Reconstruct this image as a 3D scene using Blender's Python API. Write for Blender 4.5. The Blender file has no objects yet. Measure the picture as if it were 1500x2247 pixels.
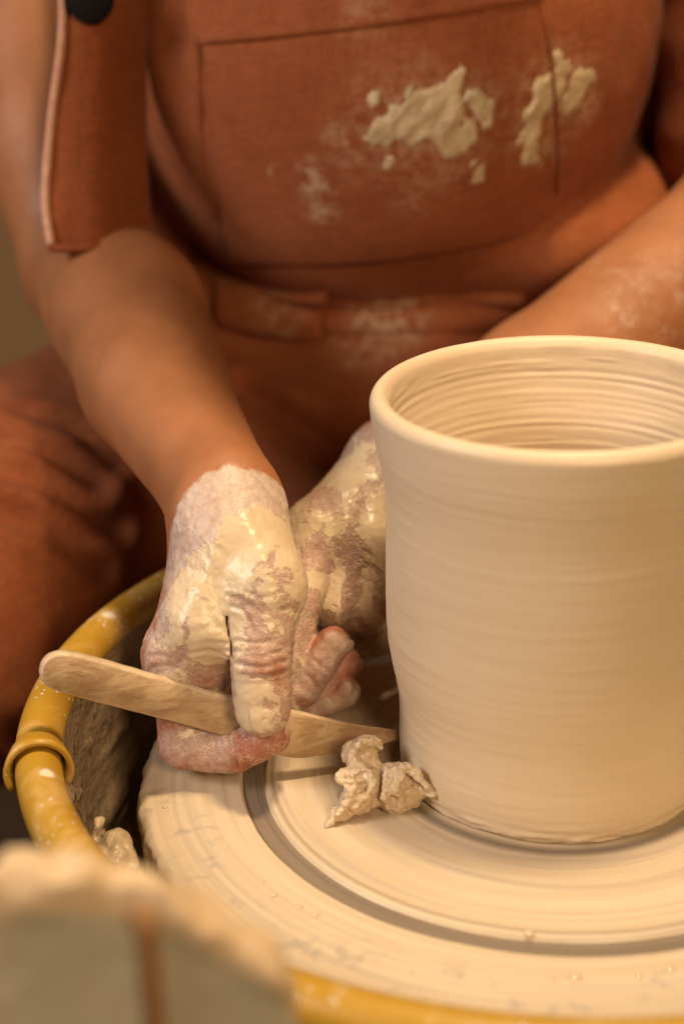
import bpy, bmesh, math, random
import numpy as np
from mathutils import Vector, Matrix
random.seed(4); RNG = np.random.default_rng(7)
S = bpy.context.scene
COL = S.collection

# ------------------------------------------------------------------ camera
FPX, PITCH, ROLL = 3699.2, .3905, -.0284            # focal length in photo pixels (1500 wide)
CP = np.array([-.0817, -.5848, .3511])
FW = np.array([0, math.cos(PITCH), -math.sin(PITCH)])
R0 = np.array([1., 0, 0]); U0 = np.cross(R0, FW)
RT = math.cos(ROLL)*R0 + math.sin(ROLL)*U0
UP = -math.sin(ROLL)*R0 + math.cos(ROLL)*U0
cam = bpy.data.cameras.new('camera'); camo = bpy.data.objects.new('camera', cam); COL.objects.link(camo)
cam.sensor_fit = 'HORIZONTAL'; cam.sensor_width = 24; cam.lens = FPX/1500*24
cam.clip_start = .02; cam.clip_end = 60
camo.matrix_world = Matrix(((RT[0], UP[0], -FW[0], CP[0]), (RT[1], UP[1], -FW[1], CP[1]), (RT[2], UP[2], -FW[2], CP[2]), (0, 0, 0, 1)))
cam.dof.use_dof = True; cam.dof.focus_distance = .655; cam.dof.aperture_fstop = 4.6
S.camera = camo
# ------------------------------------------------------------------ world and lamps
W = bpy.data.worlds.new('World'); S.world = W; W.use_nodes = True
W.node_tree.nodes['Background'].inputs[0].default_value = (1, .66, .42, 1)
W.node_tree.nodes['Background'].inputs[1].default_value = .009
def area(name, loc, tgt, size, power, col):
    l = bpy.data.lights.new(name, 'AREA'); l.energy = power; l.size = size; l.color = col; l.shape = 'DISK'
    o = bpy.data.objects.new(name, l); COL.objects.link(o); o.location = loc
    o.rotation_euler = (Vector(tgt)-Vector(loc)).to_track_quat('-Z', 'Y').to_euler()
    return o
area('ceiling_lamp', (.10, -.03, 1.22), (-.05, .0, 0), .14, 15, (1, .75, .45))
area('window_light', (-1.10, -.38, .80), (-.05, .1, .1), .55, 12, (1, .90, .82))
area('room_lamp', (.34, -1.22, .80), (-.05, .05, .1), .40, 13, (1, .70, .40))
S.view_settings.view_transform = 'Standard'; S.view_settings.look = 'None'
S.view_settings.exposure = 0; S.view_settings.gamma = 1
try: S.cycles.use_denoising = True
except Exception: pass

# ------------------------------------------------------------------ helpers
def at(px, py, y):
    """point of the place seen at a photo pixel, at depth Y = y (metres)"""
    d = FW + RT*(px-750)/FPX - UP*(py-1123.5)/FPX
    return CP + d*((y-CP[1])/d[1])
def atz(px, py, z):
    d = FW + RT*(px-750)/FPX - UP*(py-1123.5)/FPX
    return CP + d*((z-CP[2])/d[2])
def _hash(ix, iy, iz, seed):
    h = (ix*374761393 + iy*668265263 + iz*1440662683 + seed*97531) & 0xffffffff
    h = ((h ^ (h >> 13))*1274126177) & 0xffffffff
    return ((h ^ (h >> 16)) & 0xffff)/32767.5 - 1
def vnoise(p, seed=0):
    q = np.floor(p); f = p-q; q = q.astype(np.int64); u = f*f*(3-2*f)
    r = 0
    for dx in (0, 1):
        wx = u[:, 0] if dx else 1-u[:, 0]
        for dy in (0, 1):
            wy = u[:, 1] if dy else 1-u[:, 1]
            for dz in (0, 1):
                wz = u[:, 2] if dz else 1-u[:, 2]
                r = r + wx*wy*wz*_hash(q[:, 0]+dx, q[:, 1]+dy, q[:, 2]+dz, seed)
    return r
def fbm(p, o=3, seed=0):
    s = 0; a = 1
    for i in range(o):
        s = s + a*vnoise(p*(2.03**i)+i*7.3, seed+i); a *= .5
    return s
def sstep(a, b, x):
    t = np.clip((x-a)/(b-a), 0, 1); return t*t*(3-2*t)

# ---- signed distance shapes
def smin(a, b, k):
    h = np.maximum(k-np.abs(a-b), 0)/k
    return np.minimum(a, b)-h*h*k*.25
class Cone:
    def __init__(s, a, b, r1, r2, marks=()):
        s.a = np.array(a, float); s.b = np.array(b, float); s.r1 = r1; s.r2 = r2; s.d = s.b-s.a; s.l2 = float(s.d@s.d); s.marks = marks
    def __call__(s, p):
        q = p-s.a; t = np.clip(q@s.d/s.l2, 0, 1)
        r = s.r1+(s.r2-s.r1)*t
        for (t0, w, amp) in s.marks: r = r+amp*np.exp(-((t-t0)/w)**2)
        q = q-t[:, None]*s.d
        return np.sqrt((q*q).sum(1))-r
class Ell:
    def __init__(s, c, r, rot=None):
        s.c = np.array(c, float); s.r = np.array(r, float); s.m = rot
    def __call__(s, p):
        q = p-s.c
        if s.m is not None: q = q@s.m
        k0 = np.sqrt(((q/s.r)**2).sum(1)); k1 = np.sqrt(((q/s.r**2)**2).sum(1))
        return k0*(k0-1)/np.maximum(k1, 1e-9)
class Blend:
    def __init__(s, items, k): s.items = items; s.k = k; s._p = None; s._v = None
    def __call__(s, p):
        if s._p is p: return s._v
        d = s.items[0](p)
        for it in s.items[1:]: d = smin(d, it(p), s.k)
        s._p = p; s._v = d
        return d
class Finger:
    """finger chain; only its root melts into the palm"""
    def __init__(s, base, segs, kroot, k=.0025):
        s.base = base; s.root = segs[0]; s.chain = Blend(segs, k); s.kr = kroot
    def __call__(s, p):
        return np.minimum(s.chain(p), smin(s.base(p), s.root(p), s.kr))

def surface(parts, xs, ys, zs, bs=12, kpad=.012):
    """sparse surface nets over a tensor grid; parts are joined by min()"""
    N = [len(xs), len(ys), len(zs)]; ax = [xs, ys, zs]
    nb = [(n-1+bs-1)//bs for n in N]
    lo = [np.array([a[i*bs] for i in range(b)]) for a, b in zip(ax, nb)]
    hi = [np.array([a[min((i+1)*bs, len(a)-1)] for i in range(b)]) for a, b in zip(ax, nb)]
    I = np.stack(np.meshgrid(*[np.arange(b) for b in nb], indexing='ij'), -1).reshape(-1, 3)
    L = np.stack([lo[k][I[:, k]] for k in range(3)], 1); H = np.stack([hi[k][I[:, k]] for k in range(3)], 1)
    C = (L+H)/2; R = np.linalg.norm(H-L, axis=1)/2
    D = np.stack([f(C) for f in parts], 1); m = D.min(1)
    act = np.where(np.abs(m) < R*1.15+.003)[0]
    VK, VP, QK = [], [], []
    cs = np.array([(0,0,0),(1,0,0),(0,1,0),(1,1,0),(0,0,1),(1,0,1),(0,1,1),(1,1,1)])
    ed = [(0,1),(2,3),(4,5),(6,7),(0,2),(1,3),(4,6),(5,7),(0,4),(1,5),(2,6),(3,7)]
    for b in act:
        i0 = I[b]*bs; i1 = np.minimum(i0+bs, np.array(N)-1)
        gx, gy, gz = (ax[k][i0[k]:i1[k]+1] for k in range(3))
        X = np.stack(np.meshgrid(gx, gy, gz, indexing='ij'), -1); sh = X.shape[:3]
        p = np.ascontiguousarray(X.reshape(-1, 3))
        use = np.where(D[b]-R[b]*1.15 < m[b]+R[b]*1.15+kpad)[0]
        v = parts[use[0]](p)
        for u in use[1:]: v = np.minimum(v, parts[u](p))
        v = v.reshape(sh); s = v < 0
        if s.all() or not s.any(): continue
        n = (sh[0]-1, sh[1]-1, sh[2]-1)
        cv = np.stack([v[c[0]:c[0]+n[0], c[1]:c[1]+n[1], c[2]:c[2]+n[2]] for c in cs], -1)
        csn = cv < 0; mix = csn.any(-1) & ~csn.all(-1)
        idx = np.argwhere(mix)
        if len(idx):
            vals = cv[mix]; crn = np.stack([X[idx[:, 0]+c[0], idx[:, 1]+c[1], idx[:, 2]+c[2]] for c in cs], 1)
            acc = np.zeros((len(idx), 3)); cnt = np.zeros(len(idx))
            for a_, b_ in ed:
                va, vb = vals[:, a_], vals[:, b_]; e = (va < 0) != (vb < 0)
                t = np.where(e, va/np.where(e, va-vb, 1), 0)
                acc += np.where(e[:, None], crn[:, a_]+(crn[:, b_]-crn[:, a_])*t[:, None], 0); cnt += e
            VP.append(acc/cnt[:, None]); g = idx+i0; VK.append((g[:, 0]*N[1]+g[:, 1])*N[2]+g[:, 2])
        for k in range(3):
            o = [0, 0, 0]; o[k] = 1
            a_ = s[:n[0], :n[1], :n[2]]; b_ = s[o[0]:n[0]+o[0], o[1]:n[1]+o[1], o[2]:n[2]+o[2]]
            e = np.argwhere(a_ != b_)
            if not len(e): continue
            flip = a_[e[:, 0], e[:, 1], e[:, 2]]
            g = e+i0; k1, k2 = (k+1) % 3, (k+2) % 3
            def key(d1, d2):
                q = g.copy(); q[:, k1] += d1; q[:, k2] += d2
                bad = (q < 0).any(1); r = (q[:, 0]*N[1]+q[:, 1])*N[2]+q[:, 2]; r[bad] = -1; return r
            q = np.stack([key(-1, -1), key(0, -1), key(0, 0), key(-1, 0)], 1)
            q[~flip] = q[~flip][:, ::-1]
            QK.append(q)
    VK = np.concatenate(VK); VP = np.concatenate(VP); QK = np.concatenate(QK)
    o = np.argsort(VK); VK = VK[o]; VP = VP[o]
    f = np.searchsorted(VK, QK); f = np.clip(f, 0, len(VK)-1)
    ok = (VK[f] == QK).all(1)
    return VP, f[ok]

def mesh_np(name, V, F, mat, parent=None, smooth=True):
    F = np.asarray(F, np.int32); V = np.asarray(V, np.float32)
    me = bpy.data.meshes.new(name)
    me.vertices.add(len(V)); me.vertices.foreach_set('co', V.ravel())
    me.loops.add(F.size); me.loops.foreach_set('vertex_index', F.ravel())
    me.polygons.add(len(F)); me.polygons.foreach_set('loop_start', np.arange(len(F), dtype=np.int32)*F.shape[1])
    me.update(calc_edges=True); me.validate()
    if smooth: me.polygons.foreach_set('use_smooth', np.ones(len(me.polygons), bool))
    o = bpy.data.objects.new(name, me); COL.objects.link(o)
    if mat: me.materials.append(mat)
    if parent: o.parent = parent
    return o
def normals(o):
    n = np.zeros(len(o.data.vertices)*3, np.float32); o.data.vertex_normals.foreach_get('vector', n); return n.reshape(-1, 3).astype(float)
def coords(o):
    n = np.zeros(len(o.data.vertices)*3, np.float32); o.data.vertices.foreach_get('co', n); return n.reshape(-1, 3).astype(float)
def setco(o, V):
    o.data.vertices.foreach_set('co', V.astype(np.float32).ravel()); o.data.update()
def attr(o, name, v):
    a = o.data.attributes.new(name, 'FLOAT', 'POINT'); a.data.foreach_set('value', np.asarray(v, np.float32))
def tag(o, label, cat, kind=None):
    o['label'] = label
    if cat: o['category'] = cat
    if kind: o['kind'] = kind
    return o
def empty(name, loc=(0, 0, 0)):
    o = bpy.data.objects.new(name, None); COL.objects.link(o); o.location = loc; o.empty_display_size = .02; return o
def grid_faces(nu, nv, cu=False, cv=False):
    iu = np.arange(nu if cu else nu-1); iv = np.arange(nv if cv else nv-1)
    a, b = np.meshgrid(iu, iv, indexing='ij'); a = a.ravel(); b = b.ravel(); a1 = (a+1) % nu; b1 = (b+1) % nv
    return np.stack([a*nv+b, a1*nv+b, a1*nv+b1, a*nv+b1], 1)
def lathe(name, prof, mat, parent=None, seg=256, warp=None, close=True):
    prof = np.array(prof); th = np.linspace(0, 2*math.pi, seg, endpoint=False)
    T, Rr = np.meshgrid(th, prof[:, 0], indexing='ij'); Zz = np.broadcast_to(prof[:, 1], T.shape).copy()
    if warp: Rr, Zz = warp(T, Rr.copy(), Zz)
    V = np.stack([Rr*np.cos(T), Rr*np.sin(T), Zz], -1).reshape(-1, 3)
    return mesh_np(name, V, grid_faces(seg, len(prof), cu=True), mat, parent)
def tube(name, pts, rad, mat, parent=None, seg=16, flat=1.0):
    pts = np.array(pts, float); n = len(pts); rad = np.broadcast_to(rad, n)
    tn = np.gradient(pts, axis=0); tn /= np.linalg.norm(tn, axis=1)[:, None]
    ref = np.array([0, 0, 1.]) if abs(tn[:, 2]).mean() < .8 else np.array([0, 1., 0])
    a = np.cross(tn, ref); a /= np.linalg.norm(a, axis=1)[:, None]; b = np.cross(a, tn)
    th = np.linspace(0, 2*math.pi, seg, endpoint=False)
    V = pts[:, None]+rad[:, None, None]*(a[:, None]*np.cos(th)[None, :, None]+flat*b[:, None]*np.sin(th)[None, :, None])
    V = V.reshape(-1, 3); F = grid_faces(n, seg, cv=True)
    c0 = len(V); V = np.vstack([V, pts[0], pts[-1]])
    i = np.arange(seg); j = (i+1) % seg
    F = np.vstack([F, np.stack([j, i, np.full(seg, c0), np.full(seg, c0)], 1), np.stack([(n-1)*seg+i, (n-1)*seg+j, np.full(seg, c0+1), np.full(seg, c0+1)], 1)])
    bm = bmesh.new(); vs = [bm.verts.new(v) for v in V]
    for f in F:
        u = list(dict.fromkeys(f.tolist()))
        try: bm.faces.new([vs[k] for k in u])
        except ValueError: pass
    bmesh.ops.recalc_face_normals(bm, faces=bm.faces)
    me = bpy.data.meshes.new(name); bm.to_mesh(me); bm.free()
    for q in me.polygons: q.use_smooth = True
    o = bpy.data.objects.new(name, me); COL.objects.link(o); me.materials.append(mat); o.parent = parent
    return o
def spline(P, n):
    P = np.array(P, float); m = len(P); Q = np.vstack([2*P[0]-P[1], P, 2*P[-1]-P[-2]]); out = []
    for t in np.linspace(0, m-1, n):
        i = min(int(t), m-2); f = t-i; a, b, c, d = Q[i:i+4]
        out.append(.5*(2*b+(c-a)*f+(2*a-5*b+4*c-d)*f*f+(3*b-a-3*c+d)*f**3))
    return np.array(out)

# ------------------------------------------------------------------ material helpers
class M:
    def __init__(s, name, rough=.6, spec=.5, **kw):
        s.m = bpy.data.materials.new(name); s.m.use_nodes = True; s.t = s.m.node_tree; s.b = s.t.nodes['Principled BSDF']
        s.b.inputs['Roughness'].default_value = rough; s.b.inputs['Specular IOR Level'].default_value = spec
        for k, v in kw.items(): s.b.inputs[k.replace('_', ' ')].default_value = v
        s.tc = s.n('ShaderNodeTexCoord'); s.obj = s.tc.outputs['Object']
    def n(s, typ, **kw):
        x = s.t.nodes.new(typ)
        for k, v in kw.items(): setattr(x, k, v)
        return x
    def l(s, a, b): s.t.links.new(a, b)
    def set(s, sock, v):
        if hasattr(v, 'is_linked') or hasattr(v, 'links'): s.l(v, sock)
        elif isinstance(v, (tuple, list)) and len(v) == 3 and sock.type == 'RGBA': sock.default_value = (*v, 1)
        else: sock.default_value = v
    def noise(s, scale, detail=4, rough=.55, vec=None, stretch=None, dist=0):
        x = s.n('ShaderNodeTexNoise'); x.inputs['Scale'].default_value = scale; x.inputs['Detail'].default_value = detail
        x.inputs['Roughness'].default_value = rough; x.inputs['Distortion'].default_value = dist
        v = vec or s.obj
        if stretch:
            mp = s.n('ShaderNodeMapping'); mp.inputs['Scale'].default_value = stretch; s.l(v, mp.inputs[0]); v = mp.outputs[0]
        s.l(v, x.inputs['Vector']); return x.outputs['Fac']
    def vor(s, scale, feature='DISTANCE_TO_EDGE', vec=None):
        x = s.n('ShaderNodeTexVoronoi', feature=feature); x.inputs['Scale'].default_value = scale; s.l(vec or s.obj, x.inputs['Vector'])
        return x.outputs['Distance']
    def math(s, op, a, b=0., c=0., clamp=False):
        x = s.n('ShaderNodeMath', operation=op, use_clamp=clamp)
        for i, v in enumerate((a, b, c)): s.set(x.inputs[i], v)
        return x.outputs[0]
    def ramp(s, v, a, b, c=0., d=1.):
        x = s.n('ShaderNodeMapRange', interpolation_type='SMOOTHSTEP'); s.set(x.inputs[0], v)
        for i, q in enumerate((a, b, c, d)): x.inputs[i+1].default_value = q
        return x.outputs[0]
    def mix(s, f, a, b, mode='MIX'):
        x = s.n('ShaderNodeMix', data_type='RGBA', blend_type=mode); s.set(x.inputs[0], f); s.set(x.inputs[6], a); s.set(x.inputs[7], b); return x.outputs[2]
    def attr(s, name):
        x = s.n('ShaderNodeAttribute', attribute_name=name); return x.outputs['Fac']
    def bump(s, h, dist, strength=1., prev=None):
        x = s.n('ShaderNodeBump'); x.inputs['Strength'].default_value = strength; x.inputs['Distance'].default_value = dist; s.l(h, x.inputs['Height'])
        if prev: s.l(prev, x.inputs['Normal'])
        return x.outputs[0]
    def col(s, v): s.set(s.b.inputs['Base Color'], v); return s
    def rough(s, v): s.set(s.b.inputs['Roughness'], v); return s
    def nrm(s, v): s.l(v, s.b.inputs['Normal']); return s

# ---- clay of the pot: drawn out in rings
def mat_pot():
    m = M('pot_clay', .5, .35)
    ring = m.noise(1, 3, .6, stretch=(4, 4, 420)); big = m.noise(14, 3); fine = m.noise(1600, 2)
    ring2 = m.noise(1, 2, .6, stretch=(9, 9, 110))
    c = m.mix(m.ramp(ring2, .3, .75), (.63, .495, .345), (.66, .525, .375))
    c = m.mix(m.math('MULTIPLY', m.ramp(ring, .4, .75), .07), c, (.54, .40, .26))
    c = m.mix(m.math('MULTIPLY', m.ramp(big, .45, .7), .25), c, (.70, .57, .42))
    m.col(c); m.rough(m.ramp(ring2, .3, .7, .38, .48))
    h = m.math('ADD', m.math('MULTIPLY', ring, .6), m.math('MULTIPLY', fine, .18))
    m.nrm(m.bump(h, .0006, .08)); return m.m
def polar(m):
    sp = m.n('ShaderNodeSeparateXYZ'); m.l(m.obj, sp.inputs[0])
    r = m.math('SQRT', m.math('ADD', m.math('MULTIPLY', sp.outputs[0], sp.outputs[0]), m.math('MULTIPLY', sp.outputs[1], sp.outputs[1])))
    a = m.math('ARCTAN2', sp.outputs[1], sp.outputs[0])
    cb = m.n('ShaderNodeCombineXYZ'); m.l(m.math('MULTIPLY', r, 100), cb.inputs[0]); m.l(a, cb.inputs[1]); m.l(sp.outputs[2], cb.inputs[2])
    return r, a, cb.outputs[0]
def mat_wheel():
    m = M('wheel_slip', .38, .5)
    r, a, pv = polar(m)
    st = m.noise(1, 2, .5, vec=pv, stretch=(1.8, .6, 0), dist=.5); st2 = m.noise(1, 1, .5, vec=pv, stretch=(2.2, .6, 0), dist=.9)
    blot = m.noise(55, 4, .6); tk = m.noise(1, 3, .5, vec=pv, stretch=(1.2, 30, 0))
    slip = m.mix(m.ramp(st2, .35, .7), (.56, .445, .31), (.61, .495, .36))
    thin = (.36, .31, .26)
    # thin smears where the metal shows through
    f1 = m.math('MULTIPLY', m.ramp(st, .50, .70), .40)
    outer = m.ramp(r, .128, .142); f2 = m.math('MULTIPLY', m.math('MULTIPLY', m.ramp(blot, .50, .64), m.ramp(tk, .46, .62)), m.math('MULTIPLY', outer, .5))
    c = m.mix(f1, slip, thin); c = m.mix(f2, c, (.30, .265, .24))
    # thin ring half way in and the dark ring at the foot of the pot
    def band(r0, w): return m.math('SUBTRACT', 1., m.ramp(m.math('ABSOLUTE', m.math('SUBTRACT', r, r0)), 0, w))
    c = m.mix(m.math('MULTIPLY', band(.0865, .0035), m.ramp(st, .35, .6, .15, .6)), c, thin)
    c = m.mix(m.math('MULTIPLY', band(.064, .0045), .85), c, (.17, .135, .105))
    c = m.mix(m.math('MULTIPLY', band(.1125, .0016), .6), c, (.25, .2, .165))
    m.col(c); m.rough(m.ramp(st2, .3, .75, .26, .5))
    h = m.math('ADD', m.math('MULTIPLY', st2, .3), m.math('MULTIPLY', m.noise(130, 3), .6))
    m.nrm(m.bump(h, .0012, .12)); return m.m
def mat_groove():
    m = M('groove_metal', .36, .5)
    r, a, pv = polar(m); st = m.noise(1, 3, .6, vec=pv, stretch=(14, .5, 0))
    m.col(m.mix(m.ramp(st, .35, .75), (.17, .135, .10), (.27, .215, .16))); return m.m
def mat_clay(name, c1, c2, rough=.4, bscale=240, bd=.0012):
    m = M(name, rough, .5)
    n = m.noise(90, 5, .6); n2 = m.noise(bscale, 4, .65)
    m.col(m.mix(m.ramp(n, .35, .7), c1, c2)); m.rough(m.ramp(n2, .35, .7, rough-.12, rough+.15))
    m.nrm(m.bump(n2, bd, .7)); return m.m
def mat_pan(dirty):
    m = M('pan_plastic' + ('_splashed' if dirty else ''), .38, .45)
    n = m.noise(30, 3); c = m.mix(n, (.37, .205, .016), (.44, .25, .027))
    sp = m.vor(260, 'F1'); spn = m.noise(40, 3)
    dots = m.math('MULTIPLY', m.ramp(m.math('ADD', sp, m.math('MULTIPLY', m.noise(500, 2), .25)), .35, .26), m.ramp(spn, .50, .62))
    if dirty:
        big = m.noise(26, 5, .65, stretch=(1, 1, .5)); cl = m.ramp(big, .36, .46)
        f = m.math('MAXIMUM', cl, dots); c = m.mix(f, c, m.mix(n, (.30, .215, .13), (.19, .13, .08))); h = m.noise(110, 4, .7)
        m.rough(m.ramp(f, 0, 1, .38, .3))
        m.nrm(m.bump(m.math('ADD', f, h), .003, .8))
    else:
        bl = m.ramp(m.noise(34, 2), .66, .70)
        sm = m.math('MULTIPLY', m.ramp(m.noise(48, 5, .65, dist=.7), .45, .68), .55)
        c = m.mix(sm, c, (.60, .40, .16)); c = m.mix(m.math('MAXIMUM', dots, bl), c, (.72, .62, .47))
        m.nrm(m.bump(m.math('MAXIMUM', dots, bl), .0007, .6))
    m.col(c); return m.m
def mat_cloth(name, c1, c2, dust=True):
    m = M(name, .85, .15)
    m.b.inputs['Sheen Weight'].default_value = .10; m.b.inputs['Sheen Roughness'].default_value = .5; m.b.inputs['Sheen Tint'].default_value = (.9, .55, .45, 1)
    big = m.noise(16, 4, .6); fine = m.noise(420, 3, .6)
    w1 = m.noise(1, 2, .5, stretch=(560, 560, 90)); w2 = m.noise(1, 2, .5, stretch=(90, 90, 560))
    c = m.mix(m.ramp(big, .3, .72), c1, c2)
    wv = m.math('MULTIPLY', m.math('ADD', w1, w2), .5); c = m.mix(m.math('MULTIPLY', m.ramp(wv, .4, .6), .3), c, tuple(x*.55 for x in c1))
    if dust:
        d = m.attr('dust'); g = m.noise(150, 4, .7); f = m.math('MULTIPLY', d, m.ramp(g, .38, .66), clamp=True)
        c = m.mix(f, c, (.50, .37, .24))
    m.col(c); m.nrm(m.bump(m.math('ADD', wv, m.math('MULTIPLY', fine, .8)), .0012, .6)); return m.m
def mat_skin():
    """skin, dried film of slip and wet slip, by the coverage stored on the body plus noise"""
    m = M('skin_and_slip', .45, .5)
    cov = m.attr('clay'); red = m.attr('red')
    n1 = m.noise(52, 4, .55, dist=.8); n2 = m.noise(300, 3, .6); frk = m.noise(260, 3, .6); bl = m.noise(28, 3)
    skin = m.mix(m.ramp(bl, .3, .7), (.29, .112, .044), (.36, .145, .060))
    skin = m.mix(m.math('MULTIPLY', m.ramp(frk, .56, .7), .35), skin, (.34, .13, .06))
    skin = m.mix(red, skin, m.mix(n2, (.30, .106, .062), (.44, .178, .112)))
    film = m.mix(m.ramp(n2, .3, .7), (.45, .345, .295), (.56, .45, .385))
    wet = m.mix(m.ramp(n1, .3, .7), (.545, .42, .28), (.63, .50, .345))
    k = m.math('ADD', cov, m.math('ADD', m.math('MULTIPLY', m.math('SUBTRACT', n1, .5), 1.5), m.math('MULTIPLY', m.math('SUBTRACT', n2, .5), .35)))
    # slip left in the creases of the skin
    wv = m.n('ShaderNodeVectorMath', operation='ADD'); m.l(m.obj, wv.inputs[0]); nv = m.n('ShaderNodeTexNoise'); nv.inputs['Scale'].default_value = 220; m.l(m.obj, nv.inputs['Vector']); sv = m.n('ShaderNodeVectorMath', operation='SCALE'); m.l(nv.outputs['Color'], sv.inputs[0]); sv.inputs['Scale'].default_value = .0035; m.l(sv.outputs[0], wv.inputs[1]); wv = wv.outputs[0]
    mpv = m.n('ShaderNodeMapping'); mpv.inputs['Scale'].default_value = (.7, .7, 1.3); m.l(wv, mpv.inputs[0]); wv = mpv.outputs[0]
    cr = m.ramp(m.vor(430, vec=wv), .0, .12, 1., 0.); cr2 = m.ramp(m.vor(190, vec=wv), 0, .05, 1., 0.)
    hand = m.ramp(cov, .02, .15)
    nofilm = m.math('SUBTRACT', 1., m.math('MULTIPLY', m.attr('film'), .85), clamp=True)
    crease = m.math('MULTIPLY', m.math('MULTIPLY', m.math('MAXIMUM', cr, cr2), m.ramp(m.noise(120, 2), .42, .62)), m.math('MULTIPLY', m.math('MULTIPLY', hand, nofilm), .62))
    f_film = m.math('MULTIPLY', m.math('MULTIPLY', m.ramp(k, .12, .50), m.math('ADD', m.math('MULTIPLY', m.attr('film'), .36), .56)), m.ramp(cov, .0, .05)); f_film = m.math('MAXIMUM', f_film, m.math('MULTIPLY', m.math('MULTIPLY', m.ramp(m.attr('film'), .5, .9), m.ramp(cov, .25, .42)), m.ramp(n1, .25, .5, .62, .88))); f_wet = m.ramp(k, .56, .66)
    c = m.mix(f_film, skin, film); c = m.mix(crease, c, (.64, .50, .38)); c = m.mix(f_wet, c, wet)
    m.col(c)
    ro = m.math('SUBTRACT', m.ramp(f_wet, 0, 1, .46, .33), m.math('MULTIPLY', hand, .08)); m.rough(m.math('ADD', ro, m.math('MULTIPLY', n2, .16)))
    m.b.inputs['Subsurface Weight'].default_value = .22; m.b.inputs['Subsurface Radius'].default_value = (1, .35, .2); m.b.inputs['Subsurface Scale'].default_value = .004
    h = m.math('ADD', m.math('MULTIPLY', f_wet, .38), m.math('MULTIPLY', n2, m.ramp(f_wet, 0, 1, .22, .10))); 
    h = m.math('SUBTRACT', h, m.math('MULTIPLY', m.math('MAXIMUM', cr, cr2), m.math('MULTIPLY', m.math('MULTIPLY', m.math('MULTIPLY', hand, nofilm), m.math('SUBTRACT', 1., f_wet)), .19)))
    h = m.math('ADD', h, m.math('MULTIPLY', m.noise(700, 3), .16))
    m.nrm(m.bump(h, .0011, .75)); return m.m
def mat_wood():
    m = M('knife_wood', .42, .4)
    g = m.noise(1, 4, .6, stretch=(40, 300, 420)); cl = m.noise(70, 5, .62, stretch=(.6, 1, 1.6), dist=1.2); f2 = m.noise(320, 3)
    c = m.mix(m.ramp(g, .3, .7), (.25, .135, .07), (.36, .205, .11))
    c = m.mix(m.ramp(cl, .40, .60, .30, .88), c, m.mix(f2, (.47, .335, .195), (.55, .405, .245)))
    m.col(c); m.nrm(m.bump(m.math('ADD', cl, m.math('MULTIPLY', f2, .3)), .0012, .6)); return m.m
def mat_board():
    m = M('crusted_board', .7, .3)
    n = m.noise(38, 4, .6); n2 = m.noise(14, 3, dist=.5); crust = m.attr('crust')
    c = m.mix(m.ramp(n2, .35, .7), (.37, .335, .245), (.46, .42, .315))
    c = m.mix(m.math('MULTIPLY', m.ramp(n, .56, .7), .6), c, (.38, .22, .09))
    f = m.ramp(m.math('ADD', crust, m.math('MULTIPLY', m.math('SUBTRACT', n, .5), .7)), .4, .6)
    c = m.mix(f, c, m.mix(n, (.50, .36, .225), (.60, .45, .29))); m.col(c); m.nrm(m.bump(n, .004, .5)); return m.m

POT, WHEEL, GROOVE = mat_pot(), mat_wheel(), mat_groove()
SCRAP = mat_clay('scrap_clay', (.54, .41, .27), (.63, .495, .34), .36, 260, .0004)
SCRAP2 = mat_clay('knife_edge_clay', (.50, .37, .24), (.60, .46, .31), .4, 300, .0008)
LUMP = mat_clay('pan_clay', (.38, .285, .185), (.50, .385, .26), .28, 160, .002)
PAN, PAND = mat_pan(False), mat_pan(True)
CLOTH = mat_cloth('rust_cloth', (.255, .071, .026), (.33, .102, .040)); CLOTH2 = mat_cloth('rust_cloth_plain', (.20, .05, .015), (.25, .068, .023), False)
SKIN, WOOD, BOARD = mat_skin(), mat_wood(), mat_board()
SMEAR = mat_clay('dried_clay', (.44, .335, .20), (.58, .455, .29), .5, 200, .002)
DARK = M('dark_button', .9, .1).col((.010, .008, .008)).m
FLOORM = M('floor_screed', .7); FLOORM.col(FLOORM.mix(FLOORM.noise(2.2, 4), (.10, .062, .036), (.16, .10, .06))); FLOORM = FLOORM.m
WALLM = M('tan_wall', .8); WALLM.col(WALLM.mix(WALLM.noise(3, 4), (.40, .23, .10), (.48, .29, .14))); WALLM = WALLM.m
TABM = M('wheel_housing', .5).col((.05, .035, .02)).m

# ------------------------------------------------------------------ setting
fl = mesh_np('floor', [(-6, -3, -.62), (6, -3, -.62), (6, 9, -.62), (-6, 9, -.62)], [(0, 1, 2, 3)], FLOORM, smooth=False)
tag(fl, 'brown studio floor behind the potter', None, 'structure')

wl_ = mesh_np('wall', [(-4, 1.6, -.62), (4, 1.6, -.62), (4, 1.6, 2.2), (-4, 1.6, 2.2)], [(0, 1, 2, 3)], WALLM, smooth=False); tag(wl_, 'plain tan studio wall far behind the potter', None, 'structure')
def box(name, lo, hi, mat, parent=None, bev=.004):
    bm = bmesh.new(); bmesh.ops.create_cube(bm, size=1)
    for v in bm.verts: v.co = Vector([lo[k]+(hi[k]-lo[k])*(v.co[k]+.5) for k in range(3)])
    if bev: bmesh.ops.bevel(bm, geom=list(bm.edges), offset=bev, segments=2, affect='EDGES')
    me = bpy.data.meshes.new(name); bm.to_mesh(me); bm.free(); o = bpy.data.objects.new(name, me); COL.objects.link(o); me.materials.append(mat); o.parent = parent
    return o
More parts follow.
